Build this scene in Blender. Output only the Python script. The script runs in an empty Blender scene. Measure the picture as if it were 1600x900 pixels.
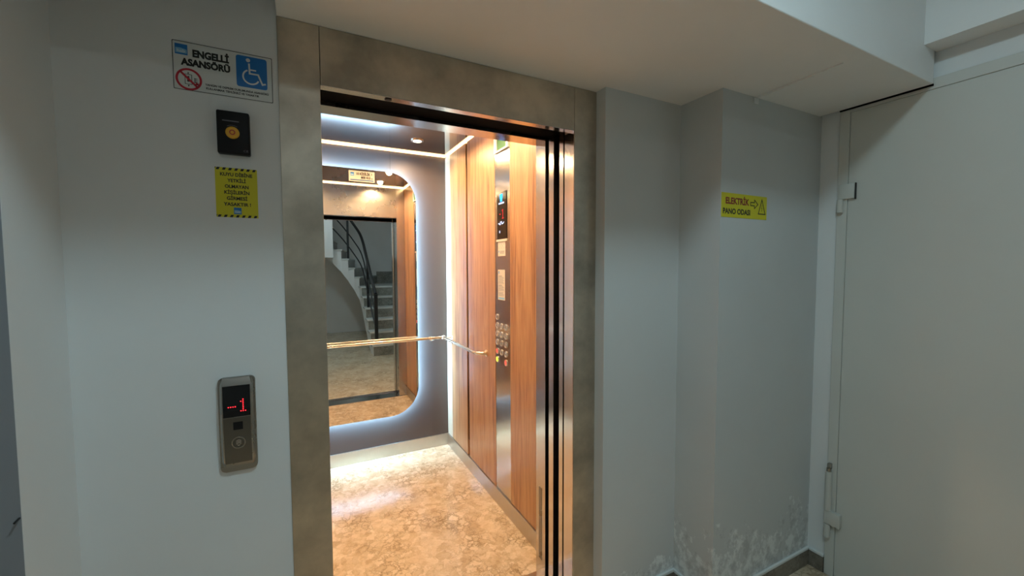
import bpy, bmesh, math, random
from mathutils import Matrix, Vector
random.seed(7)
PI = math.pi
S = bpy.context.scene
COL = S.collection

# ------------------------------------------------------------------ camera
CAM = (-0.0633, -1.3409, 1.4691)
F_PX, PITCH, YAW, ROLL = 641.2, -0.0516, 0.4741, -0.0037
fw = Vector((math.sin(YAW)*math.cos(PITCH), math.cos(YAW)*math.cos(PITCH), math.sin(PITCH)))
rt = Vector((math.cos(YAW), -math.sin(YAW), 0)); up = rt.cross(fw)
r2 = rt*math.cos(ROLL)+up*math.sin(ROLL); u2 = -rt*math.sin(ROLL)+up*math.cos(ROLL)
cd = bpy.data.cameras.new('camera'); cam = bpy.data.objects.new('camera', cd); COL.objects.link(cam)
cd.sensor_width = 36; cd.lens = 36*F_PX/1600; cd.clip_start = 0.02
cam.matrix_world = Matrix(((r2.x, u2.x, -fw.x, CAM[0]), (r2.y, u2.y, -fw.y, CAM[1]), (r2.z, u2.z, -fw.z, CAM[2]), (0, 0, 0, 1)))
S.camera = cam

# ------------------------------------------------------------------ world, exposure
S.view_settings.view_transform = 'Standard'; S.view_settings.look = 'None'
S.view_settings.gamma = 1; S.view_settings.use_curve_mapping = False
S.view_settings.exposure = 1.4
w = bpy.data.worlds.new('world'); S.world = w; w.use_nodes = True
w.node_tree.nodes['Background'].inputs[0].default_value = (0.5, 0.6, 0.65, 1)
w.node_tree.nodes['Background'].inputs[1].default_value = 0.02

LAMP_POWER = 30.0        # round hall ceiling lamp (emission strength)
FILL_POWER = 11.0  # added fill lamp near the stairs (emission strength)
LED_POWER = 2.4         # warm LED strips along the car ceiling
HALO_POWER = 40.0        # cool LED strip behind the mirror
SPOT_POWER = 9.5         # each recessed car spot, W

# ------------------------------------------------------------------ materials
def new_mat(name):
    m = bpy.data.materials.new(name); m.use_nodes = True
    nt = m.node_tree; b = nt.nodes['Principled BSDF']
    return m, nt, b
def N(nt, t, **kw):
    n = nt.nodes.new(t)
    for k, v in kw.items():
        if k.startswith('i_'):
            key = k[2:]; key = int(key) if key.isdigit() else key.replace('_', ' ')
            n.inputs[key].default_value = v
        else: setattr(n, k, v)
    return n
def L(nt, a, b): nt.links.new(a, b)
def c4(c): return (c[0], c[1], c[2], 1)
def plain(name, col, rough=.5, metal=0., spec=.5, coat=0.):
    m, nt, b = new_mat(name)
    b.inputs['Base Color'].default_value = c4(col); b.inputs['Roughness'].default_value = rough
    b.inputs['Metallic'].default_value = metal; b.inputs['Specular IOR Level'].default_value = spec
    b.inputs['Coat Weight'].default_value = coat
    return m
def emit(name, col, st):
    m, nt, b = new_mat(name)
    b.inputs['Base Color'].default_value = (0, 0, 0, 1); b.inputs['Specular IOR Level'].default_value = 0
    b.inputs['Emission Color'].default_value = c4(col); b.inputs['Emission Strength'].default_value = st
    return m
def world_pos(nt, scale=(1, 1, 1)):
    g = N(nt, 'ShaderNodeNewGeometry'); mp = N(nt, 'ShaderNodeMapping'); mp.inputs['Scale'].default_value = scale
    L(nt, g.outputs['Position'], mp.inputs['Vector']); return mp.outputs[0]
def ramp(nt, stops, fac):
    r = N(nt, 'ShaderNodeValToRGB'); e = r.color_ramp.elements
    while len(e) < len(stops): e.new(0.5)
    for i, (p, c) in enumerate(stops):
        e[i].position = p; e[i].color = c4(c) if len(c) == 3 else c
    L(nt, fac, r.inputs[0]); return r.outputs[0]
def paint(name, col, rough=.55, bump=.03, peel=None):
    m, nt, b = new_mat(name)
    p = world_pos(nt)
    n1 = N(nt, 'ShaderNodeTexNoise', i_Scale=1.6, i_Detail=5, i_Roughness=.6); L(nt, p, n1.inputs['Vector'])
    d = tuple(x*.955 for x in col)
    cc = ramp(nt, [(.35, d), (.65, col)], n1.outputs[0])
    n2 = N(nt, 'ShaderNodeTexNoise', i_Scale=260, i_Detail=3); L(nt, p, n2.inputs['Vector'])
    hgt = n2.outputs[0]; bs = bump
    b.inputs['Roughness'].default_value = rough
    b.inputs['Specular IOR Level'].default_value = .35
    if peel:                       # salt bloom and flaking plaster near the floor
        top = peel
        g = N(nt, 'ShaderNodeNewGeometry'); sx = N(nt, 'ShaderNodeSeparateXYZ'); L(nt, g.outputs['Position'], sx.inputs[0])
        na = N(nt, 'ShaderNodeTexNoise', i_Scale=9, i_Detail=7, i_Roughness=.68); L(nt, world_pos(nt, (1, 1, .8)), na.inputs['Vector'])
        hz = N(nt, 'ShaderNodeMapRange'); hz.inputs[1].default_value = top; hz.inputs[2].default_value = .06
        hz.inputs[3].default_value = -.22; hz.inputs[4].default_value = .26
        L(nt, sx.outputs[2], hz.inputs[0])
        ad = N(nt, 'ShaderNodeMath', operation='ADD'); L(nt, na.outputs[0], ad.inputs[0]); L(nt, hz.outputs[0], ad.inputs[1])
        mk = ramp(nt, [(.57, (0, 0, 0)), (.60, (1, 1, 1))], ad.outputs[0])
        mx = N(nt, 'ShaderNodeMix', data_type='RGBA'); L(nt, mk, mx.inputs[0]); L(nt, cc, mx.inputs[6])
        nb = N(nt, 'ShaderNodeTexNoise', i_Scale=22, i_Detail=6, i_Roughness=.7); L(nt, world_pos(nt, (1, 1, .85)), nb.inputs['Vector'])
        cb = ramp(nt, [(.38, tuple(x*.82 for x in col)), (.48, tuple(x*1.02 for x in col)), (.58, tuple(min(1, x*1.32) for x in col))], nb.outputs[0])
        L(nt, cb, mx.inputs[7]); cc = mx.outputs[2]
        mh = N(nt, 'ShaderNodeMath', operation='MULTIPLY'); L(nt, mk, mh.inputs[0]); L(nt, nb.outputs[0], mh.inputs[1])
        m2 = N(nt, 'ShaderNodeMath', operation='MULTIPLY_ADD'); L(nt, mh.outputs[0], m2.inputs[0]); m2.inputs[1].default_value = 6; L(nt, n2.outputs[0], m2.inputs[2])
        hgt = m2.outputs[0]; bs = bump*2.2
    L(nt, cc, b.inputs['Base Color'])
    bp = N(nt, 'ShaderNodeBump'); bp.inputs['Strength'].default_value = bs; bp.inputs['Distance'].default_value = .004 if peel else .002
    L(nt, hgt, bp.inputs['Height']); L(nt, bp.outputs[0], b.inputs['Normal'])
    return m
def steel(name, col=(.62, .6, .57), rough=.25, grain=(1, 1, 1), gbump=.02, smudge=.12, aniso=0.):
    m, nt, b = new_mat(name)
    b.inputs['Metallic'].default_value = 1
    n1 = N(nt, 'ShaderNodeTexNoise', i_Scale=3.2, i_Detail=6, i_Roughness=.62); L(nt, world_pos(nt), n1.inputs['Vector'])
    L(nt, ramp(nt, [(.35, tuple(x*(1-smudge) for x in col)), (.62, col)], n1.outputs[0]), b.inputs['Base Color'])
    mr = N(nt, 'ShaderNodeMapRange'); mr.inputs[1].default_value = .3; mr.inputs[2].default_value = .7
    mr.inputs[3].default_value = rough*1.25; mr.inputs[4].default_value = rough*.85
    L(nt, n1.outputs[0], mr.inputs[0]); L(nt, mr.outputs[0], b.inputs['Roughness'])
    if aniso:
        b.inputs['Anisotropic'].default_value = aniso
        tg = N(nt, 'ShaderNodeTangent', direction_type='RADIAL', axis='Z'); L(nt, tg.outputs[0], b.inputs['Tangent'])
    if gbump:
        n2 = N(nt, 'ShaderNodeTexNoise', i_Scale=500, i_Detail=2); L(nt, world_pos(nt, grain), n2.inputs['Vector'])
        bp = N(nt, 'ShaderNodeBump'); bp.inputs['Strength'].default_value = gbump; bp.inputs['Distance'].default_value = .001
        L(nt, n2.outputs[0], bp.inputs['Height']); L(nt, bp.outputs[0], b.inputs['Normal'])
    return m
def satin(name, col):
    m, nt, b = new_mat(name)
    b.inputs['Base Color'].default_value = c4(col); b.inputs['Metallic'].default_value = .25; b.inputs['Specular IOR Level'].default_value = .5
    n1 = N(nt, 'ShaderNodeTexNoise', i_Scale=2.5, i_Detail=4); L(nt, world_pos(nt), n1.inputs['Vector'])
    mr = N(nt, 'ShaderNodeMapRange'); mr.inputs[3].default_value = .42; mr.inputs[4].default_value = .5; L(nt, n1.outputs[0], mr.inputs[0]); L(nt, mr.outputs[0], b.inputs['Roughness'])
    return m
def wood(name):
    m, nt, b = new_mat(name)
    p = world_pos(nt, (9, 9, .55))
    n1 = N(nt, 'ShaderNodeTexNoise', i_Scale=2.2, i_Detail=8, i_Roughness=.62, i_Distortion=.9); L(nt, p, n1.inputs['Vector'])
    n2 = N(nt, 'ShaderNodeTexNoise', i_Scale=34, i_Detail=4, i_Roughness=.6); L(nt, world_pos(nt, (5, 5, .16)), n2.inputs['Vector'])
    c1 = ramp(nt, [(.30, (.24, .10, .045)), (.43, (.44, .215, .095)), (.58, (.56, .315, .15)), (.75, (.40, .19, .08))], n1.outputs[0])
    c2 = ramp(nt, [(.36, (.66, .6, .55)), (.52, (1, 1, 1))], n2.outputs[0])
    mx = N(nt, 'ShaderNodeMix', data_type='RGBA', blend_type='MULTIPLY'); mx.inputs[0].default_value = .55
    L(nt, c1, mx.inputs[6]); L(nt, c2, mx.inputs[7]); L(nt, mx.outputs[2], b.inputs['Base Color'])
    b.inputs['Roughness'].default_value = .34; b.inputs['Specular IOR Level'].default_value = .5
    return m
def marble(name, lo, mid, hi, vein, rough=.22, sc=1.):
    m, nt, b = new_mat(name)
    p = world_pos(nt)
    nz = N(nt, 'ShaderNodeTexNoise', i_Scale=11*sc, i_Detail=9, i_Roughness=.72); L(nt, p, nz.inputs['Vector'])
    av = N(nt, 'ShaderNodeVectorMath', operation='MULTIPLY_ADD'); L(nt, nz.outputs[1], av.inputs[0]); av.inputs[1].default_value = (.16/sc,)*3; L(nt, p, av.inputs[2])
    vo = N(nt, 'ShaderNodeTexVoronoi', feature='DISTANCE_TO_EDGE', i_Scale=24*sc); L(nt, av.outputs[0], vo.inputs['Vector'])
    vc = N(nt, 'ShaderNodeTexVoronoi', feature='F1', i_Scale=24*sc); L(nt, av.outputs[0], vc.inputs['Vector'])
    n3 = N(nt, 'ShaderNodeTexNoise', i_Scale=19*sc, i_Detail=9, i_Roughness=.72, i_Distortion=.8); L(nt, av.outputs[0], n3.inputs['Vector'])
    base = ramp(nt, [(.36, lo), (.5, mid), (.64, hi)], n3.outputs[0])
    sh = N(nt, 'ShaderNodeSeparateColor'); L(nt, vc.outputs['Color'], sh.inputs[0])
    cell = ramp(nt, [(0, lo), (.5, mid), (1, hi)], sh.outputs[0])
    m0 = N(nt, 'ShaderNodeMix', data_type='RGBA'); m0.inputs[0].default_value = .45; L(nt, base, m0.inputs[6]); L(nt, cell, m0.inputs[7])
    ed = ramp(nt, [(0, (1, 1, 1)), (.05, (.35, .35, .35)), (.12, (0, 0, 0))], vo.outputs['Distance'])
    n4 = N(nt, 'ShaderNodeTexNoise', i_Scale=5*sc, i_Detail=3); L(nt, p, n4.inputs['Vector'])
    gate = ramp(nt, [(.42, (0, 0, 0)), (.62, (1, 1, 1))], n4.outputs[0])
    mm = N(nt, 'ShaderNodeMath', operation='MULTIPLY'); L(nt, ed, mm.inputs[0]); L(nt, gate, mm.inputs[1])
    m1 = N(nt, 'ShaderNodeMix', data_type='RGBA'); L(nt, mm.outputs[0], m1.inputs[0]); L(nt, m0.outputs[2], m1.inputs[6]); m1.inputs[7].default_value = c4(vein)
    L(nt, m1.outputs[2], b.inputs['Base Color']); b.inputs['Roughness'].default_value = rough
    return m

M = dict(
    wall=paint('wall_paint', (.80, .81, .80)),
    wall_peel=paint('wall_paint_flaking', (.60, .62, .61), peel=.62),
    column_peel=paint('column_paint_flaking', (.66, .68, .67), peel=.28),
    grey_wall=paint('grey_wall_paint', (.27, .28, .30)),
    ceiling=paint('ceiling_paint', (.88, .87, .85)),
    door_paint=paint('door_paint', (.66, .66, .61), rough=.42, bump=.05),
    hinge=plain('hinge_paint', (.62, .62, .57), .4),
    frame=steel('brushed_frame_steel', (.68, .61, .50), .42, (1, 1, .02), .05, .42),
    cop_steel=steel('control_panel_steel', (.62, .56, .50), .2, (1, 1, .02), 0, .05, aniso=.4),
    corner_metal=plain('pale_corner_profile', (.72, .57, .40), .35, .2),
    edge=steel('polished_edge_steel', (.66, .63, .6), .16, (1, 1, .02), 0, .05, aniso=.4),
    steel=steel('car_steel', (.58, .55, .52), .2, (1, 1, .02), 0, .06, aniso=.4),
    steel_v=steel('car_front_steel', (.50, .45, .40), .26, (.02, 1, 1), .0, .06, aniso=.5),
    back=satin('dark_back_wall_panel', (.105, .082, .074)),
    ceil_steel=steel('mirror_ceiling_steel', (.42, .39, .37), .07, (1, 1, 1), 0, .03),
    rail=steel('handrail_steel', (.88, .78, .62), .24, (1, 1, 1), 0, .02),
    kick=steel('kick_plate_steel', (.60, .57, .53), .3, (.02, .02, 1), 0, .1),
    mirror=plain('mirror_glass', (.90, .91, .90), 0.0, 1.),
    mirror_side=plain('mirror_edge', (.55, .66, .66), .2),
    wood=wood('oak_laminate'),
    car_floor=marble('car_floor_marble', (.46, .32, .18), (.68, .50, .31), (.82, .66, .46), (.20, .12, .05), .2),
    hall_floor=marble('hall_floor_marble', (.50, .39, .26), (.66, .54, .38), (.76, .65, .49), (.22, .16, .10), .14, .8),
    stair_marble=marble('stair_riser_marble', (.16, .16, .14), (.25, .25, .22), (.33, .32, .29), (.10, .08, .06), .3),
    tread=plain('white_tread_marble', (.62, .64, .62), .25),
    skirting=marble('skirting_marble', (.16, .14, .11), (.23, .20, .16), (.30, .27, .22), (.1, .08, .06), .3),
    white_trim=plain('white_grout', (.74, .77, .76), .6),
    black=plain('gap_darkness', (.0012, .0012, .0012), .8, spec=.05),  # darkness of gaps, slots and holes put into the colour
    dark=plain('dark_slot', (.02, .018, .016), .5, spec=.3),
    black_gloss=plain('black_gloss', (.008, .008, .009), .12),
    black_plastic=plain('black_plastic', (.007, .007, .008), .45, spec=.25),
    black_iron=plain('black_railing_paint', (.012, .012, .013), .35),
    gray_mark=plain('grey_print', (.13, .13, .14), .5),
    panel=steel('call_panel_steel', (.42, .40, .37), .27, (.02, 1, 1), .03, .08),
    panel_dark=steel('call_panel_face_steel', (.20, .19, .175), .3, (.02, 1, 1), .03, .08),
    chrome=plain('chrome', (.90, .86, .80), .28, 1.),
    yellow=plain('yellow_sign', (.66, .60, .012), .45),
    white=plain('white_sign', (.70, .72, .70), .4),
    cream=plain('cream_label', (.62, .55, .45), .45),
    blue=plain('blue_print', (.012, .17, .50), .4),
    navy=plain('navy_print', (.02, .08, .26), .4),
    sky=plain('pale_blue_print', (.22, .46, .66), .4),
    red=plain('red_print', (.50, .012, .03), .4),
    maroon=plain('maroon_print', (.24, .012, .01), .4),
    ink=plain('black_print', (.010, .010, .010), .5),
    knob_yellow=plain('orange_yellow_plastic', (.80, .42, .02), .3),
    knob_red=plain('red_plastic', (.45, .03, .015), .35),
    green=plain('green_panel', (.03, .17, .035), .4),
    lime=emit('lime_button_light', (.80, .95, .05), .9),
    red_btn=emit('red_button_light', (.95, .10, .06), .7),
    led_red=emit('red_display_light', (1, .02, .03), 1.7),
    led_red_dim=emit('dim_red_display_light', (1, .03, .04), .55),
    led_blue=emit('blue_display_light', (.03, .35, 1), 1.6),
    led_white=emit('white_display_light', (.55, .65, 1), .9),
    warm_led=emit('warm_led', (1, .66, .30), LED_POWER),
    cool_led=emit('cool_led', (.34, .66, 1), HALO_POWER),
    spot_led=emit('warm_spot_face', (1, .80, .52), 9),
    lamp=emit('cool_lamp_face', (.62, .89, 1.0), LAMP_POWER),
    fill_lamp=emit('fill_lamp_face', (.80, .95, 1), FILL_POWER),
)

# ------------------------------------------------------------------ mesh helpers
def box(bm, x0, x1, y0, y1, z0, z1, bev=0, seg=2):
    T = Matrix.Translation(((x0+x1)/2, (y0+y1)/2, (z0+z1)/2)) @ Matrix.Diagonal((abs(x1-x0), abs(y1-y0), abs(z1-z0), 1))
    r = bmesh.ops.create_cube(bm, size=1, matrix=T)
    if bev:
        vs = set(r['verts']); es = [e for e in bm.edges if e.verts[0] in vs and e.verts[1] in vs]
        bmesh.ops.bevel(bm, geom=es, offset=bev, segments=seg, profile=.5, affect='EDGES')
    return bm
def prism(bm, pts, w0, w1, T=None):
    T = T or Matrix()
    a = [bm.verts.new(T @ Vector((p[0], p[1], w0))) for p in pts]
    b = [bm.verts.new(T @ Vector((p[0], p[1], w1))) for p in pts]
    n = len(pts)
    bm.faces.new(list(reversed(a))); bm.faces.new(b)
    for i in range(n): bm.faces.new((a[i], a[(i+1) % n], b[(i+1) % n], b[i]))
def rrect(u0, u1, v0, v1, r, n=8):
    P = []
    for cx, cy, a0 in ((u1-r, v0+r, -90), (u1-r, v1-r, 0), (u0+r, v1-r, 90), (u0+r, v0+r, 180)):
        for i in range(n+1):
            a = math.radians(a0+90*i/n); P.append((cx+r*math.cos(a), cy+r*math.sin(a)))
    return P
def circ(cx, cy, r, n=28): return [(cx+r*math.cos(2*PI*i/n), cy+r*math.sin(2*PI*i/n)) for i in range(n)]
def ringp(bm, outer, inner, w0, w1, T=None):
    T = T or Matrix(); n = len(outer)
    V = [[bm.verts.new(T @ Vector((p[0], p[1], ww))) for p in P] for ww in (w0, w1) for P in (outer, inner)]
    for i in range(n):
        j = (i+1) % n
        bm.faces.new((V[2][i], V[2][j], V[3][j], V[3][i])); bm.faces.new((V[0][j], V[0][i], V[1][i], V[1][j]))
        bm.faces.new((V[0][i], V[0][j], V[2][j], V[2][i])); bm.faces.new((V[1][j], V[1][i], V[3][i], V[3][j]))
def stroke(bm, pts, wd, w0, w1, T=None, closed=False):
    n = len(pts); P = [Vector(p) for p in pts]; Lf, Rt = [], []
    for i in range(n):
        a = P[i-1] if (i > 0 or closed) else P[i]; b = P[(i+1) % n] if (i < n-1 or closed) else P[i]
        d1 = (P[i]-a); d2 = (b-P[i])
        if d1.length < 1e-9: d1 = d2
        if d2.length < 1e-9: d2 = d1
        d1.normalize(); d2.normalize(); t = (d1+d2)
        t = t.normalized() if t.length > 1e-6 else d1
        nn = Vector((-t.y, t.x)); k = wd/2/max(.35, nn.dot(Vector((-d1.y, d1.x))))
        Lf.append(P[i]+nn*k); Rt.append(P[i]-nn*k)
    if closed: ringp(bm, Rt, Lf, w0, w1, T)
    else: prism(bm, list(Rt)+list(reversed(Lf)), w0, w1, T)
def tube(bm, path, r, n=12, cap=True):
    P = [Vector(p) for p in path]; rings = []; prev = None
    for i, p in enumerate(P):
        d = ((P[i+1]-p) if i < len(P)-1 else (p-P[i-1])).normalized()
        if 0 < i < len(P)-1: d = ((P[i+1]-p).normalized()+(p-P[i-1]).normalized()).normalized()
        ref = prev if prev else (Vector((0, 0, 1)) if abs(d.z) < .9 else Vector((1, 0, 0)))
        a = (ref-d*ref.dot(d)).normalized(); b = d.cross(a); prev = a
        rings.append([bm.verts.new(p+(a*math.cos(2*PI*k/n)+b*math.sin(2*PI*k/n))*r) for k in range(n)])
    for i in range(len(rings)-1):
        for k in range(n):
            bm.faces.new((rings[i][k], rings[i][(k+1) % n], rings[i+1][(k+1) % n], rings[i+1][k]))
    if cap: bm.faces.new(list(reversed(rings[0]))); bm.faces.new(rings[-1])
def lathe(bm, prof, n=24, T=None):     # profile (radius, w) about local w axis
    T = T or Matrix(); R = []
    for r, ww in prof: R.append([bm.verts.new(T @ Vector((r*math.cos(2*PI*k/n), r*math.sin(2*PI*k/n), ww))) for k in range(n)])
    for i in range(len(R)-1):
        for k in range(n): bm.faces.new((R[i][k], R[i][(k+1) % n], R[i+1][(k+1) % n], R[i+1][k]))
    bm.faces.new(list(reversed(R[0]))); bm.faces.new(R[-1])
def ball(bm, c, r): bmesh.ops.create_uvsphere(bm, u_segments=20, v_segments=12, radius=r, matrix=Matrix.Translation(c))
def FY(y): return Matrix(((1, 0, 0, 0), (0, 0, -1, y), (0, 1, 0, 0), (0, 0, 0, 1)))       # local (u,v,w) on a wall that faces -y
def FX(x): return Matrix(((0, 0, -1, x), (-1, 0, 0, 0), (0, 1, 0, 0), (0, 0, 0, 1)))      # on a wall that faces -x; u = -y
def text(bm, body, u, v, h, width, w0, T, bold=.0, align='CENTER', w1=None):
    c = bpy.data.curves.new('lettering', 'FONT'); c.body = body; c.size = 1; c.offset = bold
    c.align_x = 'LEFT'; c.resolution_u = 3
    o = bpy.data.objects.new('lettering', c); COL.objects.link(o)
    bpy.context.view_layer.update()
    me = o.evaluated_get(bpy.context.evaluated_depsgraph_get()).to_mesh()
    vs = [q.co.copy() for q in me.vertices]; fs = [tuple(p.vertices) for p in me.polygons]
    o.evaluated_get(bpy.context.evaluated_depsgraph_get()).to_mesh_clear()
    COL.objects.unlink(o); bpy.data.objects.remove(o); bpy.data.curves.remove(c)
    if not vs: return
    x0 = min(q.x for q in vs); x1 = max(q.x for q in vs)
    caph = .72; sy = h/caph; sx = width/(x1-x0) if width else sy
    off = {'LEFT': 0, 'CENTER': -(x1-x0)*sx/2, 'RIGHT': -(x1-x0)*sx}[align]
    nv = [bm.verts.new(T @ Vector((u+off+(q.x-x0)*sx, v+q.y*sy, w0))) for q in vs]
    for f in fs:
        try: bm.faces.new([nv[i] for i in f])
        except ValueError: pass

# ------------------------------------------------------------------ object helpers
def new(): return bmesh.new()
def wloc(p):
    v = Vector((0, 0, 0))
    while p is not None: v += p.location; p = p.parent
    return v
def obj(name, bm, m, parent=None, smooth=False, base=None):
    """links the bmesh (built in world coordinates) as one mesh object"""
    if not smooth: pass
    me = bpy.data.meshes.new(name)
    if parent is not None: org = wloc(parent)
    elif base is not None: org = Vector(base)
    else: org = Vector((0, 0, 0))
    bmesh.ops.translate(bm, verts=bm.verts, vec=-org)
    bmesh.ops.recalc_face_normals(bm, faces=bm.faces)
    bm.to_mesh(me); bm.free()
    if smooth:
        for p in me.polygons: p.use_smooth = True
        me.set_sharp_from_angle(angle=math.radians(35))
    me.materials.append(M[m] if isinstance(m, str) else m)
    o = bpy.data.objects.new(name, me); COL.objects.link(o)
    if parent is not None: o.parent = parent
    else: o.location = org
    return o
def tag(o, label, cat, group=None, kind=None):
    o['label'] = label; o['category'] = cat
    if group: o['group'] = group
    if kind: o['kind'] = kind
    return o
def thing(name, label, cat, loc, group=None):
    o = bpy.data.objects.new(name, None); COL.objects.link(o); o.location = loc; o.empty_display_size = .1
    return tag(o, label, cat, group)
def struct(name, label, cat, bm, m, parent=None):
    o = obj(name, bm, m, parent)
    o['kind'] = 'structure'
    if parent is None: o['label'] = label; o['category'] = cat
    return o
def bbox(*a, **k): return box(new(), *a, **k)

# ================================================================== THE HALL
ZS, ZC = 2.165, 2.90
XL, XR = -.106, 1.006           # outer edges of the landing frame
struct('floor', 'veined beige marble floor of the lift landing', 'floor', bbox(-1.75, 2.3, -5.15, .14, -.1, 0), 'hall_floor')
struct('ceiling', 'plain white hall ceiling above the beams', 'ceiling', bbox(-1.75, 2.3, -5.15, .1, ZC, ZC+.1), 'ceiling')
struct('wall_front_left', 'white wall left of the lift carrying the call panel and signs', 'wall', bbox(-.56, XL, 0, .12, 0, ZC), 'wall')
struct('wall_left_return', 'short white side wall at the far left of the lift wall', 'wall', bbox(-.70, -.56, -.215, .12, 0, ZC), 'wall')
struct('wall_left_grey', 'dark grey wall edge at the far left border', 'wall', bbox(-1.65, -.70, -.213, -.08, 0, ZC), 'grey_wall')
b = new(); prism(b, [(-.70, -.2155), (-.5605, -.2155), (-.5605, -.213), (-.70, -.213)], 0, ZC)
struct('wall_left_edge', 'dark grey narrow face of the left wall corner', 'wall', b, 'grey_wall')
struct('wall_left', 'white hall wall on the left, beside the camera', 'wall', bbox(-1.75, -1.65, -5.15, -.08, 0, ZC), 'wall')
struct('wall_rear', 'white wall behind the stairs, seen in the lift mirror', 'wall', bbox(-1.75, 2.3, -5.15, -5.0, 0, ZC), 'wall')
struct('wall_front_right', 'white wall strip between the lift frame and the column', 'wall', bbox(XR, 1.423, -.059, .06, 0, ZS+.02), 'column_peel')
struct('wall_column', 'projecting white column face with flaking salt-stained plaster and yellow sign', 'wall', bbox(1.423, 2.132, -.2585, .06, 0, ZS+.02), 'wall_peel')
b = new(); box(b, 2.132, 2.28, -.334, .12, 0, ZC); box(b, 2.132, 2.28, -1.42, -.334, 2.192, ZC); box(b, 2.132, 2.28, -5.0, -1.42, 0, ZC)
struct('wall_right', 'white right wall around the electrical room door', 'wall', b, 'wall')
struct('ceiling_beam', 'wide dropped white beam over the lift doorway', 'ceiling beam', bbox(XL, 2.117, -.645, .12, ZS, ZC, bev=.003), 'ceiling')
struct('ceiling_beam', 'front part of the dropped beam over the left wall', 'ceiling beam', bbox(-1.65, XL, -.645, -.50, ZS, ZC), 'ceiling')
struct('ceiling_beam', 'narrow white beam running along the right wall above the door', 'ceiling beam', bbox(2.02, 2.132, -5.0, -.645, 2.287, ZC), 'ceiling')
# skirting: marble tile with a white filler line above it
def skirting(name, x0, x1, y0, y1, label):
    o = struct(name, label, 'baseboard', bbox(x0, x1, y0, y1, 0, .074), 'skirting')
    struct('white_filler_line', '', '', bbox(x0, x1, y0, y1, .0742, .088, bev=.003), 'white_trim', o)
skirting('baseboard_front_right', 1.0075, 1.4225, -.071, -.0595, 'brown marble skirting under the strip right of the lift')
skirting('baseboard_column_side', 1.411, 1.4225, -.270, -.0715, 'brown marble skirting on the narrow side of the column')
skirting('baseboard_column', 1.423, 2.131, -.2705, -.259, 'brown marble skirting along the foot of the flaking column')
skirting('baseboard_right', 2.120, 2.1315, -.333, -.271, 'short brown marble skirting piece beside the door frame')
# plastered-over cable line on the beam soffit
b = new()
for i in range(6):
    y0 = -.275-.05*i; wd = .011-.0012*i
    box(b, 1.628-.0035*i-wd/2, 1.628-.0035*i+wd/2, y0-.05, y0, ZS-.009+.001*i, ZS+.001)
tag(obj('cable_cover', b, 'ceiling', base=(1.62, -.42, ZS-.004)), 'thin painted cable line running across the beam underside', 'cable')
b = new(); box(b, 1.612, 1.643, -.2635, -.2583, 2.138, 2.162, .002)
tag(obj('wall_bracket', b, 'wall', base=(1.63, -.26, 2.138)), 'small painted stub on the column top where the cable line ends', 'bracket')

# ---- right-hand metal door
door = thing('door_1', 'cream painted metal electrical room door on the right wall', 'door', (2.13, -.85, 0)); door['kind'] = 'structure'
b = new()
box(b, 2.124, 2.20, -.374, -.335, 0, 2.190, .002); box(b, 2.124, 2.20, -1.415, -.374, 2.148, 2.190, .002); box(b, 2.124, 2.20, -1.415, -1.385, 0, 2.148, .002)
obj('door_frame', b, 'door_paint', door)
obj('door_leaf', bbox(2.1275, 2.172, -1.3842, -.3752, .012, 2.1472, bev=.0015), 'door_paint', door)
obj('gap_shadow_strip', bbox(2.1173, 2.1238, -.644, -.336, 2.1600, 2.1665), 'black', door)  # black strip painting the shadow line between beam and door frame
def hinge(kind):
    b = new()
    if kind == 'top':
        box(b, 2.112, 2.1265, -.405, -.346, 1.767, 1.832, .0025)
        tube(b, [(2.112, -.352, 1.708), (2.112, -.352, 1.766)], .0115, 16)
        h = obj('hinge', b, 'hinge', door, smooth=True)
        obj('hinge_gap', bbox(2.1142, 2.1268, -.4075, -.4055, 1.763, 1.834), 'dark', h)
    else:
        tube(b, [(2.110, -.349, .193), (2.110, -.349, .254)], .0125, 16)
        tube(b, [(2.110, -.349, .322), (2.110, -.349, .507)], .0125, 16)
        box(b, 2.104, 2.1265, -.400, -.338, .256, .320, .0025)
        h = obj('spring_hinge', b, 'hinge', door, smooth=True)
        b = new(); tube(b, [(2.110, -.349, .5075), (2.110, -.349, .522)], .0095, 16); box(b, 2.106, 2.1265, -.356, -.342, .522, .545, .002)
        obj('hinge_collar', b, 'panel', h, smooth=True)
hinge('top'); hinge('bottom')

# ---- hall ceiling lamp and an added fill lamp
def round_lamp(x, y, mat, label, r=.15):
    t = thing('ceiling_lamp', label, 'lamp', (x, y, ZC-.05))
    T = Matrix.Translation((x, y, 0))
    b = new(); lathe(b, [(r*.9, ZC-.001), (r+.02, ZC-.012), (r+.02, ZC-.045), (r, ZC-.05)], 32, T); obj('lamp_housing', b, 'white', t, smooth=True)
    b = new(); lathe(b, [(r-.01, ZC-.051), (r-.01, ZC-.056), (r*.8, ZC-.062)], 32, T); obj('lamp_diffuser', b, mat, t, smooth=True)
round_lamp(.42, -1.28, 'lamp', 'round white ceiling lamp in front of the lift beam')
round_lamp(.2, -3.0, 'fill_lamp', 'added round fill lamp further back near the stairs, out of view')  # unseen lamp, added to fill the hall with light

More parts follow.
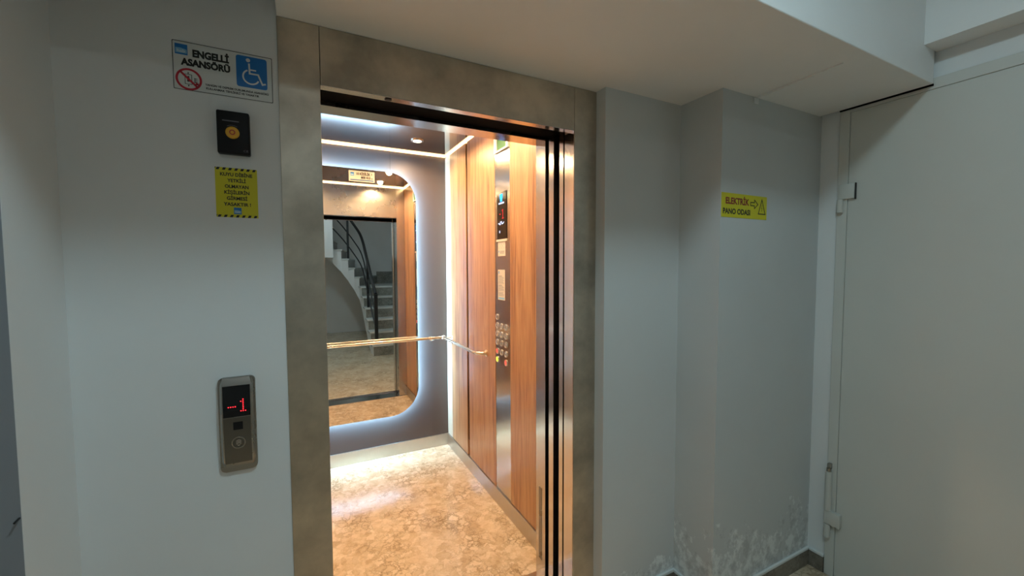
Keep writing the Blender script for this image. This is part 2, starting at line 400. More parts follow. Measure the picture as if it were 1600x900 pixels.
# ================================================================== STAIRCASE (seen in the mirror)
R = .183
inner = [(.97, -2.04-.27*i) for i in range(6)]+[(.955, -3.62), (.88, -3.76), (.78, -3.86), (.66, -3.92), (.50, -3.95), (.30, -3.95), (.05, -3.95), (-.22, -3.95), (-.49, -3.95)]
outer = [(2.125, -2.04-.27*i) for i in range(6)]+[(1.50, -4.99), (1.22, -4.99), (1.02, -4.99), (.85, -4.99), (.66, -4.99), (.40, -4.99), (.10, -4.99), (-.20, -4.99), (-.49, -4.99)]
st = thing('staircase', 'curved staircase with white side and marble steps, seen in the mirror', 'staircase', (1.5, -3.0, 0))
for k in range(14):
    a, bq, c, d = Vector(inner[k]), Vector(outer[k]), Vector(outer[k+1]), Vector(inner[k+1])
    z1 = R*(k+1)-.03; zb0 = max(0, R*(k+1)-.46); zb1 = max(0, R*(k+2)-.46)
    b = new()
    cs_ = [(a, zb0), (bq, zb0)]+([(Vector((2.125, -4.99)), zb1)] if k == 5 else [])+[(c, zb1), (d, zb1)]; m_ = len(cs_)
    vb = [b.verts.new((p.x, p.y, z)) for p, z in cs_]
    vt = [b.verts.new((p.x, p.y, z1)) for p, z in cs_]
    if m_ == 5:
        b.faces.new(vb[:3]); b.faces.new([vb[0], vb[2], vb[3], vb[4]])
    else: b.faces.new(vb)
    b.faces.new(vt)
    for i in range(m_): b.faces.new((vb[i], vb[(i+1) % m_], vt[(i+1) % m_], vt[i]))
    s = obj('step', b, 'wall', st)
    nrm = Vector(((bq-a).y, -(bq-a).x)).normalized()           # towards the walker coming up
    if nrm.dot(a-d) < 0: nrm = -nrm
    sd = (a-bq).normalized()
    b = new(); prism(b, [(a+nrm*.02+sd*.02), (bq+nrm*.02)]+([Vector((2.125, -4.99))] if k == 5 else [])+[c, (d+sd*.02)], z1+.0005, z1+.03); obj('tread', b, 'tread', s)
    b = new(); prism(b, [(a+nrm*.008), (bq+nrm*.008), bq+nrm*.0005, a+nrm*.0005], R*k+.001, z1-.001); obj('riser', b, 'stair_marble', s)
b = new(); box(b, 1.50, 2.131, -4.999, -4.992, 1.10, 1.37); box(b, 2.1265, 2.1315, -4.99, -3.40, 1.10, 1.37)
struct('trim_1', 'grey marble dado around the wide turning step of the stairs', 'skirting', b, 'stair_marble')
struct('wall_stair_pillar', 'white wall pier beside the upper stairs', 'wall', bbox(-.6, .50, -3.925, -3.72, 1.66, ZC), 'wall')
rl = thing('stair_railing', 'black metal curved stair railing reflected in the lift mirror', 'railing', (1.0, -2.15, 0))
path = [Vector((1.03, -2.10, R*.9)), Vector((1.02, -2.38, R*2)), Vector((1.02, -2.65, R*3)), Vector((1.02, -2.92, R*4)), Vector((1.02, -3.19, R*5)), Vector((1.02, -3.46, R*6)),
        Vector((.99, -3.68, R*7)), Vector((.90, -3.82, R*8)), Vector((.79, -3.92, R*9)), Vector((.66, -3.98, R*10)), Vector((.50, -4.01, R*11)), Vector((.30, -4.01, R*12))]
def smooth_path(P, n=4):
    out = []
    for i in range(len(P)-1):
        p0, p1, p2, p3 = P[max(i-1, 0)], P[i], P[i+1], P[min(i+2, len(P)-1)]
        for k in range(n):
            t = k/n; out.append(.5*((2*p1)+(p2-p0)*t+(2*p0-5*p1+4*p2-p3)*t*t+(3*p1-p0-3*p2+p3)*t**3))
    return out+[P[-1]]
for name, dz, r in (('handrail', .86, .026), ('rail', .52, .012), ('rail', .26, .012)):
    b = new(); tube(b, smooth_path([p+Vector((0, 0, dz)) for p in path if p.z+dz < 2.85]), r, 10); obj(name, b, 'black_iron', rl, smooth=True)
for i in (0, 3, 8):
    p = path[i]; b = new(); rr = .026 if i == 0 else .02
    box(b, p.x-rr, p.x+rr, p.y-rr, p.y+rr, (math.floor(p.z/R+.05))*R+.002 if i else R, p.z+.86); obj('post', b, 'black_iron', rl)

# ================================================================== LANDING DOOR FRAME
fr = thing('elevator_door_frame', 'brushed stainless steel door frame around the lift opening', 'door frame', (.45, 0, 0))
def post(x0, x1):
    return bbox(x0, x1, -.004, .062, 0, ZS-.001, bev=.0012)
obj('left_post', post(XL, 0), 'frame', fr)
obj('right_post', post(.9, XR), 'frame', fr)
h = obj('header', bbox(.0012, .8988, -.004, .029, 2.0, ZS-.001, bev=.0012), 'frame', fr)
obj('header_underside', bbox(.0015, .8985, -.003, .029, 1.9975, 1.9995), 'edge', h)
obj('jamb_lining', bbox(.8985, .8997, -.001, .062, .002, 1.999), 'edge', fr)
b = new(); T = Matrix.Translation((.195, .013, 1.9973)) @ Matrix.Rotation(PI, 4, 'X'); lathe(b, [(.011, 0), (.011, .002), (.007, .004), (.003, .004)], 20, T)
obj('lock_cover', b, 'dark', fr, smooth=True)
b = new(); box(b, -.02, 1.0, .1205, .208, 2.03, 2.30); box(b, -.02, 1.0, .030, .120, 2.03, 2.163); box(b, -.02, 1.30, .030, .034, 2.0005, 2.03)
tag(obj('door_track', b, 'black', base=(.6, .12, 2.0)), 'black door track slot above the lift opening', 'door track')
tag(obj('elevator_door', bbox(.902, 1.28, .077, .105, .012, 2.028), 'edge', base=(1.1, .09, 0)), 'retracted landing door panel, outer steel edge in the right jamb', 'elevator door', 'sliding lift doors')
tag(obj('elevator_door', bbox(.902, 1.28, .149, .186, .012, 2.028), 'edge', base=(1.1, .17, 0)), 'retracted car door panel, inner steel edge in the right jamb', 'elevator door', 'sliding lift doors')
b = new(); box(b, .93, 1.30, .1055, .1485, 0, 2.029); box(b, .91, 1.30, .064, .0765, 0, 2.029); box(b, .91, 1.30, .1865, .2115, 0, 2.029)  # black blocks stand in for the shaft darkness between the panels
tag(obj('door_gap_darkness', b, 'black', base=(1.1, .14, 0)), 'black blocks painting the slot darkness between the retracted door panels', 'darkness block')
b = new(); box(b, -.02, .93, .065, .145, -.03, 0.001); 
for k in range(3): box(b, -.02, .93, .078+.022*k, .086+.022*k, .001, .004)
tag(obj('door_sill', b, 'edge', base=(.45, .1, -.03)), 'grooved metal landing sill in the doorway', 'sill')

# ================================================================== ELEVATOR CAR
X0, X1, Y0, Y1, ZR = -.36, .992, .293, 1.88, 2.356
car = thing('elevator_car', 'lift car with oak panels, dark steel back wall and marble floor', 'elevator', (.315, 1.05, 0))
obj('car_floor', bbox(X0, X1, Y0+.014, Y1, -.06, 0), 'car_floor', car)
obj('car_sill', bbox(-.02, .93, .155, Y0+.0135, -.03, .001), 'edge', car)
obj('car_ceiling', bbox(X0, X1, Y0, Y1, ZR, ZR+.04), 'ceil_steel', car)
obj('back_wall', bbox(X0, X1, Y1, Y1+.03, 0, ZR), 'back', car)
for xs in (.556, .085):
    obj('panel_seam', bbox(xs-.0008, xs+.0008, Y1-.0006, Y1, 2.16, ZR-.002), 'dark', car)
obj('right_wall', bbox(X1+.006, X1+.04, Y0-.08, Y1+.03, 0, ZR), 'steel', car)
obj('left_wall', bbox(X0-.04, X0, Y0-.08, Y1+.03, 0, ZR), 'steel', car)
b = new(); box(b, .9, X1+.005, .213, Y0, 0, ZR)
obj('front_column', b, 'steel', car)
obj('front_column', bbox(X0, 0, .213, Y0, 0, ZR), 'steel_v', car)
obj('front_header', bbox(0.0005, .8995, .213, Y0, 2.02, ZR), 'steel_v', car)
obj('header_lip', bbox(0.001, .899, .212, Y0+.001, 2.0178, 2.0198), 'edge', car)
# wood panels on the right and left walls
for y0, y1 in ((1.425, 1.762), (.934, 1.388), (Y0+.003, .731)):
    obj('wood_panel', bbox(X1-.004, X1+.006, y0, y1, .098, ZR-.016, bev=.001), 'wood', car)
    obj('wood_panel', bbox(X0-.0, X0+.010, y0, y1, .098, ZR-.016, bev=.001), 'wood', car)
obj('panel_gap', bbox(X1+.0035, X1+.006, 1.3885, 1.4245, .21, ZR-.02), 'black_gloss', car)
b = new(); box(b, X1-.003, X1+.0055, 1.7635, Y1-.0005, .097, ZR-.016, .001)
obj('corner_profile', b, 'corner_metal', car)
# kick plates
kw = new(); box(kw, X0, X1-.0, Y1-.010, Y1-.0005, .0005, .096, .001); obj('kick_plate', kw, 'kick', car)
kw = new(); box(kw, X1-.012, X1+.0055, Y0+.001, Y1-.011, .0005, .096, .001); obj('kick_plate', kw, 'kick', car)
kw = new(); box(kw, X0, X0+.012, Y0+.001, Y1-.011, .0005, .096, .001); obj('kick_plate', kw, 'kick', car)
# vent on the front column
T = FX(.8999)
vent = new(); ys0, ys1, z0, z1 = .240, .268, .10, .445
prism(vent, [(-ys1, z0), (-ys0, z0), (-ys0, z1), (-ys1, z1)], 0, .0006, T); vent = obj('vent', vent, 'panel', car)
b = new(); nz = 46
for i in range(nz):
    for j in range(4):
        u = -ys1+.0045+.0064*j+(.0032 if i % 2 else 0)*.6; v = z0+.005+i*(z1-z0-.01)/(nz-1)
        prism(b, circ(u, v, .0021, 6), .0007, .0010, T)
obj('vent_holes', b, 'black', vent)
# warm LED strips round the ceiling
def led(x0, x1, y0, y1):
    s = obj('led_strip', bbox(x0, x1, y0, y1, ZR-.0105, ZR-.0005), 'warm_led', car); s['label'] = 'glowing warm LED strip'
led(X0+.012, X1-.006, Y1-.014, Y1-.0005); led(X1-.010, X1+.0055, Y0+.02, Y1-.0145); led(X0, X0+.011, Y0+.02, Y1-.0145); led(X0+.012, X1-.012, Y0+.001, Y0+.012)
# recessed spots
def downlight(x, y, label):
    t = thing('downlight', label, 'downlight', (x, y, ZR), 'recessed spots in the lift ceiling')
    T = Matrix.Translation((x, y, ZR)) @ Matrix.Rotation(PI, 4, 'X')
    b = new(); ringp(b, circ(0, 0, .043, 32), circ(0, 0, .029, 32), .0003, .006, T); obj('trim_ring', b, 'chrome', t, smooth=True)
    b = new(); prism(b, circ(0, 0, .027, 24), .0004, .003, T); obj('lamp_face', b, 'spot_led', t)
    ld = bpy.data.lights.new('spot_light', 'SPOT'); ld.energy = SPOT_POWER; ld.color = (1, .70, .40); ld.spot_size = math.radians(168); ld.spot_blend = .5; ld.shadow_soft_size = .025
    lo = bpy.data.objects.new('spot_light', ld); COL.objects.link(lo); lo.parent = t; lo.location = (0, 0, -.012)
names = {0: 'nearest the mirror wall', 1: 'in the middle of its row', 2: 'nearest the door'}
for i, y in enumerate((1.565, 1.06, .58)):
    downlight(.685, y, 'warm ceiling spot above the control panel side, '+names[i])
    downlight(-.055, y, 'warm ceiling spot on the left side of the car, '+names[i])

# ---- mirror
MY = 1.83
mu0, mu1, mv0, mv1, mr = -.15, .735, .328, 2.178, .215
mir = thing('wall_mirror', 'large rounded mirror with a glowing cool backlight on the lift back wall', 'mirror', (.29, MY, mv0))
T = FY(MY)
b = new(); prism(b, rrect(mu0, mu1, mv0, mv1, mr, 20), 0, .0008, T); obj('mirror_glass', b, 'mirror', mir)
b = new(); prism(b, rrect(mu0, mu1, mv0, mv1, mr, 20), -.006, -.0002, T); obj('mirror_backing', b, 'mirror_side', mir)
b = new(); ringp(b, rrect(mu0+.02, mu1-.02, mv0+.02, mv1-.02, mr-.02, 20), rrect(mu0+.034, mu1-.034, mv0+.034, mv1-.034, mr-.034, 20), -.0495, -.0065, T)
o = obj('backlight_strip', b, 'cool_led', mir); o['label'] = 'glowing cool white LED strip'
# capacity sticker on the mirror
def logo(parent, T, u, v, s, w=.0004):
    b = new(); prism(b, [(u, v), (u+s, v), (u+s, v+s), (u, v+s)], w, w+.0003, T); lg = obj('logo', b, 'blue', parent)
    b = new(); prism(b, [(u+s*.06, v+s*.14), (u+s*.94, v+s*.14), (u+s*.94, v+s*.5), (u+s*.5, v+s*.62), (u+s*.06, v+s*.62)], w+.0003, w+.0005, T); obj('logo_band', b, 'sky', lg)
    b = new(); text(b, 'hab', u+s/2, v+s*.22, s*.26, s*.62, w+.0007, T, .01); obj('logo_letters', b, 'white', lg)
T = FY(MY-.0009)
cs = thing('capacity_sticker', 'small cream sticker reading 10 KİŞİLİK 800 KG on the mirror', 'sticker', (.345, MY, 2.09))
b = new(); prism(b, [(.257, 2.087), (.434, 2.087), (.434, 2.163), (.257, 2.163)], 0, .0003, T); obj('sticker_card', b, 'cream', cs)
logo(cs, T, .268, 2.127, .024)
b = new(); text(b, '10 KİŞİLİK', .405, 2.135, .0165, .096, .0005, T, .055, 'RIGHT'); text(b, '800 KG', .405, 2.110, .0165, .066, .0005, T, .055, 'RIGHT')
prism(b, [(.412, 2.137), (.416, 2.137), (.416, 2.152), (.412, 2.152)], .0004, .0005, T); prism(b, [(.410, 2.110), (.420, 2.110), (.415, 2.122)], .0004, .0005, T); obj('lettering', b, 'ink', cs)
b = new(); prism(b, [(.266, 2.095), (.426, 2.095), (.426, 2.102), (.266, 2.102)], .0004, .0005, T); obj('blue_line', b, 'navy', cs)

# ---- handrails
RX, RZ, RY = .925, .913, 1.785
hr = thing('handrail', 'polished steel handrail crossing in front of the mirror', 'handrail', (.3, RY, RZ))
b = new(); tube(b, [(X0+.06, RY, RZ), (RX-.016, RY, RZ)], .0115, 16); obj('rail_tube', b, 'rail', hr, smooth=True)
for x in (X0+.10, RX-.07):
    b = new(); tube(b, [(x, RY, RZ), (x, RY+.03, RZ-.02), (x, Y1-.012, RZ-.02)], .006, 10); lathe(b, [(.018, 0), (.018, .006), (.010, .010)], 20, Matrix.Translation((x, Y1, RZ-.02)) @ Matrix.Rotation(PI/2, 4, 'X'))
    if x > .8 or x < mu0-.03: obj('bracket', b, 'rail', hr, smooth=True)
    else: b.free()
b = new(); ball(b, (RX, RY, RZ), .018); obj('corner_joint', b, 'rail', hr, smooth=True)
hs = thing('handrail', 'shorter steel handrail bending into the oak panel beside the buttons', 'handrail', (RX, 1.4, RZ))
P = [(RX, RY-.014, RZ), (RX, 1.5, RZ), (RX, 1.16, RZ)]
for i in range(1, 9):
    a = PI/2*i/8; P.append((RX+.045*(1-math.cos(a)), 1.16-.10*math.sin(a)*.9, RZ))
P.append((X1-.006, 1.07, RZ))
b = new(); tube(b, P, .0115, 16); obj('rail_tube', b, 'rail', hs, smooth=True)
TX = Matrix.Translation((X1-.0045, 1.07, RZ)) @ Matrix.Rotation(-PI/2, 4, 'Y')
b = new(); lathe(b, [(.022, 0), (.022, .005), (.015, .010)], 24, TX); obj('wall_flange', b, 'rail', hs, smooth=True)
b = new(); tube(b, [(RX, 1.745, RZ), (RX+.02, 1.745, RZ), (X1+.0, 1.745, RZ)], .006, 10)
lathe(b, [(.018, 0), (.018, .005), (.011, .009)], 20, Matrix.Translation((X1-.0045, 1.745, RZ)) @ Matrix.Rotation(-PI/2, 4, 'Y')); obj('bracket', b, 'rail', hs, smooth=True)

# ---- car operating panel
CX = X1-.002
cop = thing('control_panel', 'tall steel lift control panel with buttons and dark display', 'control panel', (CX, .83, .1))
obj('panel_plate', bbox(CX, X1+.0055, .7325, .9325, .098, ZR-.017, bev=.0008), 'cop_steel', cop)
T = FX(CX)
b = new(); prism(b, rrect(-.897, -.772, 1.632, 1.905, .002, 2), 0, .0035, T); dsp = obj('display', b, 'black_gloss', cop)
T2 = FX(CX-.0036)
b = new(); prism(b, [(-.857, 1.865), (-.822, 1.865), (-.822, 1.893), (-.857, 1.893)], .0001, .0003, T2); prism(b, [(-.852, 1.850), (-.827, 1.850), (-.827, 1.8625), (-.852, 1.8625)], .0001, .0003, T2); obj('display_logo', b, 'led_blue', dsp)
b = new(); prism(b, [(-.873, 1.836), (-.802, 1.836), (-.802, 1.845), (-.873, 1.845)], .0001, .0003, T2); obj('display_caption', b, 'led_white', dsp)
b = new(); stroke(b, [(-.880, 1.724), (-.862, 1.724), (-.862, 1.718), (-.850, 1.718), (-.850, 1.732), (-.832, 1.732), (-.832, 1.720), (-.815, 1.722), (-.803, 1.730)], .005, .0001, .0003, T2); obj('display_status', b, 'led_white', dsp)
b = new(); prism(b, rrect(-.866, -.856, 1.668, 1.682, .003, 3), .0001, .0003, T2); obj('display_icon', b, 'led_white', dsp)
b = new(); prism(b, [(-.862, 1.776), (-.848, 1.776), (-.848, 1.780), (-.862, 1.780)], .0001, .0003, T2); stroke(b, [(-.828, 1.795), (-.818, 1.802), (-.818, 1.752)], .004, .0001, .0003, T2); prism(b, [(-.829, 1.750), (-.807, 1.750), (-.807, 1.754), (-.829, 1.754)], .0001, .0003, T2); obj('floor_number', b, 'led_red_dim', dsp)
b = new(); prism(b, rrect(-.905, -.764, 1.618, 1.631, .003, 3), 0, .006, T); obj('display_lip', b, 'cream', cop)
rows = [1.166, 1.115, 1.064, 1.013, .958, .907]
layout = [(0, 0, 'm'), (0, 1, 'm'), (0, 2, 'm'), (0, 3, 'm'), (0, 4, 'r'), (0, 5, 'y'), (1, 1, 'm'), (1, 2, 'm'), (1, 3, 'm'), (1, 4, 'm'), (2, 1, 'm'), (2, 2, 'm'), (2, 3, 'm'), (2, 4, 'm'), (2, 5, 'r')]
cols = [-.907, -.849, -.791]
for c, rw, kd in layout:
    Tb = T @ Matrix.Translation((cols[c], rows[rw], 0))
    b = new(); ringp(b, circ(0, 0, .0185, 24), circ(0, 0, .0145, 24), .0002, .004, Tb); bt = obj('button', b, 'chrome', cop, smooth=True)
    b = new(); lathe(b, [(.0140, .0002), (.0140, .0022), (.0125, .0032)], 24, Tb); f = obj('button_face', b, {'m': 'rail', 'r': 'red_btn', 'y': 'lime'}[kd], bt, smooth=True)
    if kd == 'r': f['label'] = 'red button face'
    if kd == 'y': f['label'] = 'lime yellow button face'
    if kd == 'm':
        b = new(); stroke(b, [(-.003, .004), (.002, .005), (.002, -.005)], .002, .0034, .0036, Tb); obj('button_mark', b, 'ink', bt)
T3 = FX(CX-.0005)
s1 = thing('sticker', 'small cream sticker with symbols right below the car display', 'sticker', (CX, .84, 1.535), 'stickers on the control panel')
b = new(); prism(b, [(-.892, 1.532), (-.794, 1.532), (-.794, 1.6165), (-.892, 1.6165)], 0, .0003, T3); obj('sticker_card', b, 'cream', s1)
b = new()
for i in range(5):
    for j in range(3):
        if (i+j) % 2 == 0: prism(b, circ(-.876+i*.015, 1.602-j*.011, .0025, 6), .0004, .0005, T3)
for j in range(3): prism(b, [(-.865, 1.560-j*.006), (-.806, 1.560-j*.006), (-.806, 1.5625-j*.006), (-.865, 1.5625-j*.006)], .0004, .0005, T3)
obj('sticker_print', b, 'gray_mark', s1); logo(s1, T3, -.885, 1.552, .012); 
s2 = thing('sticker', 'long cream instruction sticker halfway between display and buttons', 'sticker', (CX, .84, 1.27), 'stickers on the control panel')
b = new(); prism(b, [(-.895, 1.272), (-.800, 1.272), (-.800, 1.452), (-.895, 1.452)], 0, .0003, T3); obj('sticker_card', b, 'cream', s2)
b = new()
for j in range(20):
    if j in (8, 15): continue
    v = 1.412-j*.006; wd = (.045 if j in (0, 9) else .074-random.random()*.02); hh = .0034 if j in (0, 9) else .0018
    prism(b, [(-.885, v), (-.885+wd, v), (-.885+wd, v+hh), (-.885, v+hh)], .0004, .0005, T3)
obj('sticker_print', b, 'gray_mark', s2); logo(s2, T3, -.887, 1.428, .014)
b = new(); prism(b, [(-.887, 1.277), (-.808, 1.277), (-.808, 1.288), (-.887, 1.288)], .0004, .0005, T3); obj('blue_strip', b, 'sky', s2)
# green framed sign at the top of the panel
gs = thing('green_sign', 'green sign in a white frame above the car control panel', 'sign', (CX, .83, 2.14))
b = new(); T4 = FX(CX-.0002)
ringp(b, [(-.925, 2.140), (-.740, 2.140), (-.740, 2.318), (-.925, 2.318)], [(-.888, 2.150), (-.765, 2.150), (-.765, 2.312), (-.888, 2.312)], 0, .010, T4); obj('sign_frame', b, 'white', gs)
b = new(); prism(b, [(-.8878, 2.1502), (-.7652, 2.1502), (-.7652, 2.3118), (-.8878, 2.3118)], .0005, .004, T4); obj('sign_panel', b, 'green', gs)
b = new(); prism(b, [(-.85, 2.26), (-.81, 2.26), (-.81, 2.295), (-.85, 2.295)], .0045, .005, T4); obj('blue_light', b, 'led_blue', gs)

# ================================================================== SIGNS AND DEVICES ON THE HALL WALLS
# accessible lift sign
T = FY(-.0002)
sg = thing('accessible_lift_sign', 'white ENGELLİ ASANSÖRÜ sign with wheelchair symbol, topmost on left wall', 'sign', (-.229, 0, 1.925))
u0, u1, v0, v1 = -.339, -.1195, 1.9245, 2.0465
b = new(); prism(b, rrect(u0, u1, v0, v1, .002, 2), 0, .0015, T); obj('sign_board', b, 'white', sg)
b = new(); ringp(b, rrect(u0+.0006, u1-.0006, v0+.0006, v1-.0006, .002, 2), rrect(u0+.0020, u1-.0020, v0+.0020, v1-.0020, .002, 2), .0016, .0018, T); obj('sign_border', b, 'ink', sg)
logo(sg, T, u0+.006, v1-.034, .026, .0016)
b = new(); text(b, 'ENGELLİ', -.2190, 2.0120, .0175, .078, .0018, T, .055, 'RIGHT'); text(b, 'ASANSÖRÜ', -.2170, 1.9880, .0165, .105, .0018, T, .055, 'RIGHT'); obj('large_lettering', b, 'ink', sg)
b = new(); text(b, 'YANGIN VE DEPREM DURUMUNDA ASANSÖRÜ', -.273, 1.9440, .0052, .143, .0018, T, .035, 'LEFT'); text(b, 'KULLANMAK TEHLİKELİ VE YASAKTIR', -.271, 1.9350, .0052, .118, .0018, T, .035, 'LEFT'); obj('small_lettering', b, 'ink', sg)
pu, pv = -.3065, 1.953
b = new(); ringp(b, circ(pu, pv, .0275, 36), circ(pu, pv, .0225, 36), .0018, .0020, T); stroke(b, [(pu-.017, pv+.017), (pu+.017, pv-.017)], .005, .0018, .0020, T)
for k in range(3): prism(b, [(pu+.012+.003*k, pv-.012), (pu+.016+.003*k, pv-.004-.002*k), (pu+.020+.001*k, pv-.012)], .0018, .0020, T)
obj('prohibition_ring', b, 'red', sg)
b = new(); stroke(b, [(pu-.008, pv-.012), (pu-.008, pv+.012), (pu+.006, pv+.012), (pu+.006, pv-.012)], .0012, .0016, .0017, T, True)
prism(b, circ(pu-.001, pv+.006, .0022, 10), .0016, .0017, T); prism(b, rrect(pu-.0035, pu+.0015, pv-.006, pv+.004, .001, 2), .0016, .0017, T)
prism(b, [(pu-.003, pv+.014), (pu+.001, pv+.014), (pu-.001, pv+.019)], .0016, .0017, T); prism(b, [(pu-.003, pv-.014), (pu+.001, pv-.014), (pu-.001, pv-.019)], .0016, .0017, T)
for k in range(3): prism(b, [(pu+.011, pv-.006+.004*k), (pu+.020, pv-.004+.004*k), (pu+.011, pv-.003+.004*k)], .0016, .0017, T)
obj('pictogram', b, 'ink', sg)
b = new(); prism(b, rrect(-.2035, -.1325, 1.957, 2.039, .006, 5), .0016, .0020, T); wp = obj('wheelchair_panel', b, 'blue', sg)
b = new(); w0, w1 = .0021, .0024
wu, wv = -.2035+.035, 1.957
prism(b, circ(wu-.0075, wv+.0720, .0050, 20), w0, w1, T)
stroke(b, [(wu-.0055, wv+.064), (wu-.0045, wv+.0375), (wu+.0150, wv+.0375), (wu+.0245, wv+.0130), (wu+.0325, wv+.0160)], .0042, w0, w1, T)
stroke(b, [(wu-.0045, wv+.0475), (wu+.0105, wv+.0475)], .0036, w0+.00005, w1+.00005, T)
arc = [(wu-.0015+.0185*math.cos(math.radians(a)), wv+.0285+.0185*math.sin(math.radians(a))) for a in range(115, 345, 10)]
stroke(b, arc, .0038, w0, w1, T); obj('wheelchair_symbol', b, 'white', wp)
# key switch box
ks = thing('key_switch', 'black wall switch with a round yellow knob, above the yellow notice', 'switch', (-.213, 0, 1.77))
b = new(); box(b, -.2495, -.1765, -.024, -.0005, 1.7705, 1.8815, .004, 3); obj('housing', b, 'black_plastic', ks, smooth=True)
T = FY(-.0241)
kc = (-.2145, 1.8245)
b = new(); lathe(b, [(.0155, 0), (.0155, .004), (.013, .006)], 32, T @ Matrix.Translation((kc[0], kc[1], 0))); kn = obj('knob', b, 'knob_yellow', ks, smooth=True)
b = new(); ringp(b, circ(kc[0], kc[1], .0068, 24), circ(kc[0], kc[1], .0042, 24), .0061, .0066, T); obj('knob_ring', b, 'knob_red', kn)
b = new(); text(b, 'CE', -.186, 1.7775, .0055, .011, .0002, T, .01); obj('conformity_mark', b, 'gray_mark', ks)
b = new(); prism(b, [(-.2365, 1.8535), (-.1995, 1.8535), (-.1995, 1.8565), (-.2365, 1.8565)], .0001, .0002, T); obj('faint_print', b, 'gray_mark', ks)
b = new(); stroke(b, [(kc[0]+.021*math.cos(math.radians(a)), kc[1]+.0195*math.sin(math.radians(a))) for a in range(60, 125, 8)], .0012, .0001, .0002, T)
obj('arc_print', b, 'gray_mark', ks)
# yellow notice
T = FY(-.0002)
yn = thing('warning_notice', 'yellow KUYU DİBİNE notice with black striped edges under the switch', 'sign', (-.2125, 0, 1.605))
u0, u1, v0, v1 = -.2600, -.1645, 1.6055, 1.7375
b = new(); prism(b, [(u0, v0), (u1, v0), (u1, v1), (u0, v1)], 0, .0006, T); obj('notice_sheet', b, 'yellow', yn)
n = 7; p = (u1-u0)/n
for vb in (v0, v1-.0065):
    b = new()
    for k in range(n):
        a = u0+k*p; q = [(a+.002, vb), (a+.0085, vb), (a+.0115, vb+.0065), (a+.0050, vb+.0065)]
        prism(b, q, .0007, .0008, T)
    prism(b, [(u0, vb+.0065), (u0+.0030, vb+.0065), (u0, vb+.002)], .0007, .0008, T)
    obj('hazard_stripes', b, 'ink', yn)
b = new(); cu = (u0+u1)/2
for i, (s, wd) in enumerate((('KUYU DİBİNE', .073), ('YETKİLİ', .042), ('OLMAYAN', .054), ('KİŞİLERİN', .057), ('GİRMESİ', .047), ('YASAKTIR !', .062))):
    text(b, s, cu, 1.7155-i*.0158, .0090, wd, .0008, T, .03)
obj('lettering', b, 'ink', yn); logo(yn, T, cu-.0085, 1.6145, .0175, .0007)
# hall call panel
cp = thing('call_panel', 'steel lift call panel with red minus one display on left wall', 'call panel', (-.228, 0, .91))
T = FY(-.0002)
b = new(); prism(b, rrect(-.272, -.186, .9095, 1.171, .012, 6), 0, .010, T); bmesh.ops.bevel(b, geom=[e for e in b.edges], offset=.0015, segments=2, affect='EDGES'); obj('back_box', b, 'panel', cp, smooth=True)
b = new(); nprof = 14; secs = []                          # front cover: gently bowed outwards top to bottom
for i in range(nprof+1):
    t = i/nprof; v = .926+(1.170-.926)*t; dep = .0165+.0095*math.sin(PI*t)**.6 if 0 < t < 1 else .0125
    inset = .004 if i in (0, nprof) else 0
    secs.append([(-.267+inset, v, .0102), (-.267+inset, v, dep-.004), (-.2625+inset, v, dep), (-.1945-inset, v, dep), (-.190-inset, v, dep-.004), (-.190-inset, v, .0102)])
V = [[b.verts.new(T @ Vector(p)) for p in s] for s in secs]
for i in range(nprof):
    for j in range(6): b.faces.new((V[i][j], V[i][(j+1) % 6], V[i+1][(j+1) % 6], V[i+1][j]))
b.faces.new(V[0]); b.faces.new(V[-1]); obj('front_cover', b, 'panel', cp, smooth=True)
def bow(v): 
    t = (v-.926)/(1.170-.926); return .0165+.0095*math.sin(PI*min(max(t, .02), .98))**.6
def curved_plate(u0, u1, v0, v1, lift, n=12):
    b = new(); A = []
    for i in range(n+1):
        v = v0+(v1-v0)*i/n; d = bow(v)+lift
        A.append([b.verts.new(T @ Vector(q)) for q in ((u0, v, d-.002), (u0, v, d), (u1, v, d), (u1, v, d-.002))])
    for i in range(n):
        for j in range(4): b.faces.new((A[i][j], A[i][(j+1) % 4], A[i+1][(j+1) % 4], A[i+1][j]))
    b.faces.new(A[0]); b.faces.new(A[-1]); return b
obj('face_plate', curved_plate(-.2600, -.1975, .936, 1.064, .0004), 'panel_dark', cp, smooth=True)
ds = obj('display', curved_plate(-.2600, -.1975, 1.0655, 1.1500, .0006), 'black_gloss', cp, smooth=True)
b = new()
def dot(u, v): prism(b, circ(u, v, .0014, 8), bow(v)+.0007, bow(v)+.0010, T)
q = .0052
for k in range(4): dot(-.2475+k*q, 1.0935)
for k in range(7): dot(-.2140, 1.0805+k*q)
dot(-.2140-q, 1.0805+5*q); dot(-.2140-q, 1.0805); dot(-.2140+q, 1.0805)
o = obj('floor_number', b, 'led_red', ds); o['label'] = 'glowing red dotted minus one'
obj('sensor_window', curved_plate(-.2380, -.2160, 1.030, 1.0515, .0008, 2), 'black_plastic', cp, smooth=True)
bc = (-.2270, .9945); db = bow(bc[1])
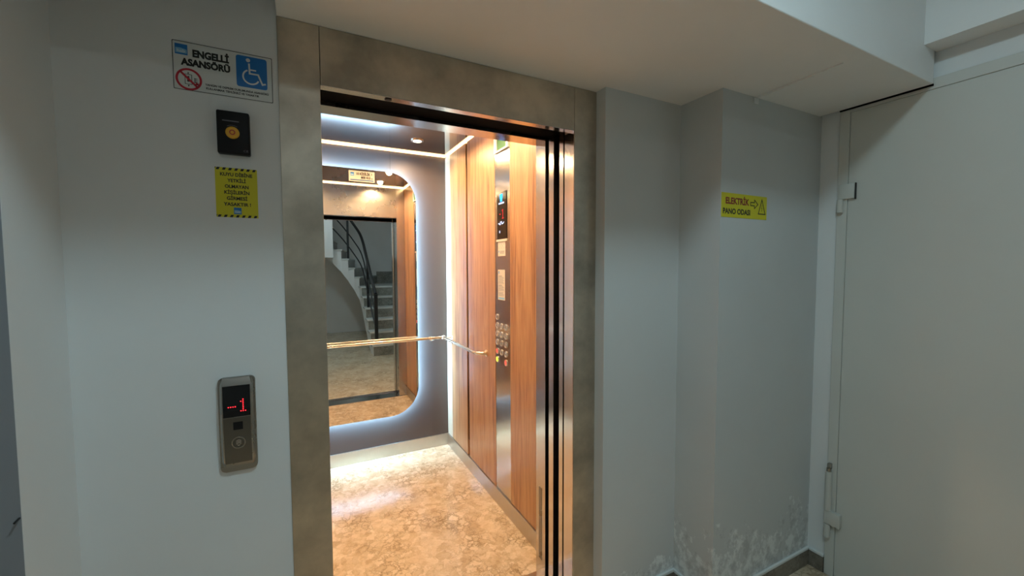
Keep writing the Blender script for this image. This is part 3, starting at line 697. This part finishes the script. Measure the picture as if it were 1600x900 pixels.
b = new(); ringp(b, circ(*bc, .0165, 32), circ(*bc, .0135, 32), db, db+.0028, T); cb = obj('call_button', b, 'panel', cp, smooth=True)
b = new(); prism(b, circ(*bc, .0132, 28), db, db+.0016, T); obj('button_face', b, 'panel_dark', cb)
b = new()
for dv in (-.003, .001, .005): stroke(b, [(bc[0]-.006, bc[1]+dv-.001), (bc[0], bc[1]+dv+.002), (bc[0]+.006, bc[1]+dv-.001)], .0012, db+.0017, db+.0019, T)
stroke(b, [(bc[0]-.003, bc[1]-.006), (bc[0], bc[1]-.009), (bc[0]+.003, bc[1]-.006)], .0012, db+.0017, db+.0019, T)
obj('button_mark', b, 'chrome', cb)
# electrical room sign on the column
T = FY(-.2587)
es = thing('electrical_room_sign', 'yellow ELEKTRİK PANO ODASI sign with arrow and warning triangle on column', 'sign', (1.575, -.2585, 1.665))
u0, u1, v0, v1 = 1.4265, 1.722, 1.6655, 1.7625
b = new(); prism(b, [(u0, v0), (u1, v0), (u1, v1), (u0, v1)], 0, .001, T); obj('sign_board', b, 'yellow', es)
b = new(); text(b, 'ELEKTRİK', 1.4515, 1.7200, .0250, .150, .0012, T, .04, 'LEFT'); obj('top_lettering', b, 'maroon', es)
b = new(); text(b, 'PANO ODASI', 1.4355, 1.6800, .0215, .174, .0012, T, .04, 'LEFT'); obj('bottom_lettering', b, 'ink', es)
b = new(); stroke(b, [(1.611, 1.7205), (1.637, 1.7205), (1.637, 1.7095), (1.660, 1.727), (1.637, 1.7445), (1.637, 1.7335), (1.611, 1.7335)], .0036, .0011, .0013, T, True); obj('arrow', b, 'ink', es)
b = new(); stroke(b, [(1.664, 1.6885), (1.711, 1.6885), (1.6875, 1.7485)], .0042, .0011, .0013, T, True)
stroke(b, [(1.6885, 1.727), (1.685, 1.713), (1.690, 1.713), (1.6865, 1.699)], .0022, .0011, .0013, T); obj('warning_triangle', b, 'ink', es)
# small wall marks
b = new(); tube(b, [(-.563, -.2157, .985), (-.563, -.232, .984)], .002, 8)
tag(obj('nail', b, 'black_iron', base=(-.563, -.22, .985)), 'small dark nail in the far left wall corner', 'nail')
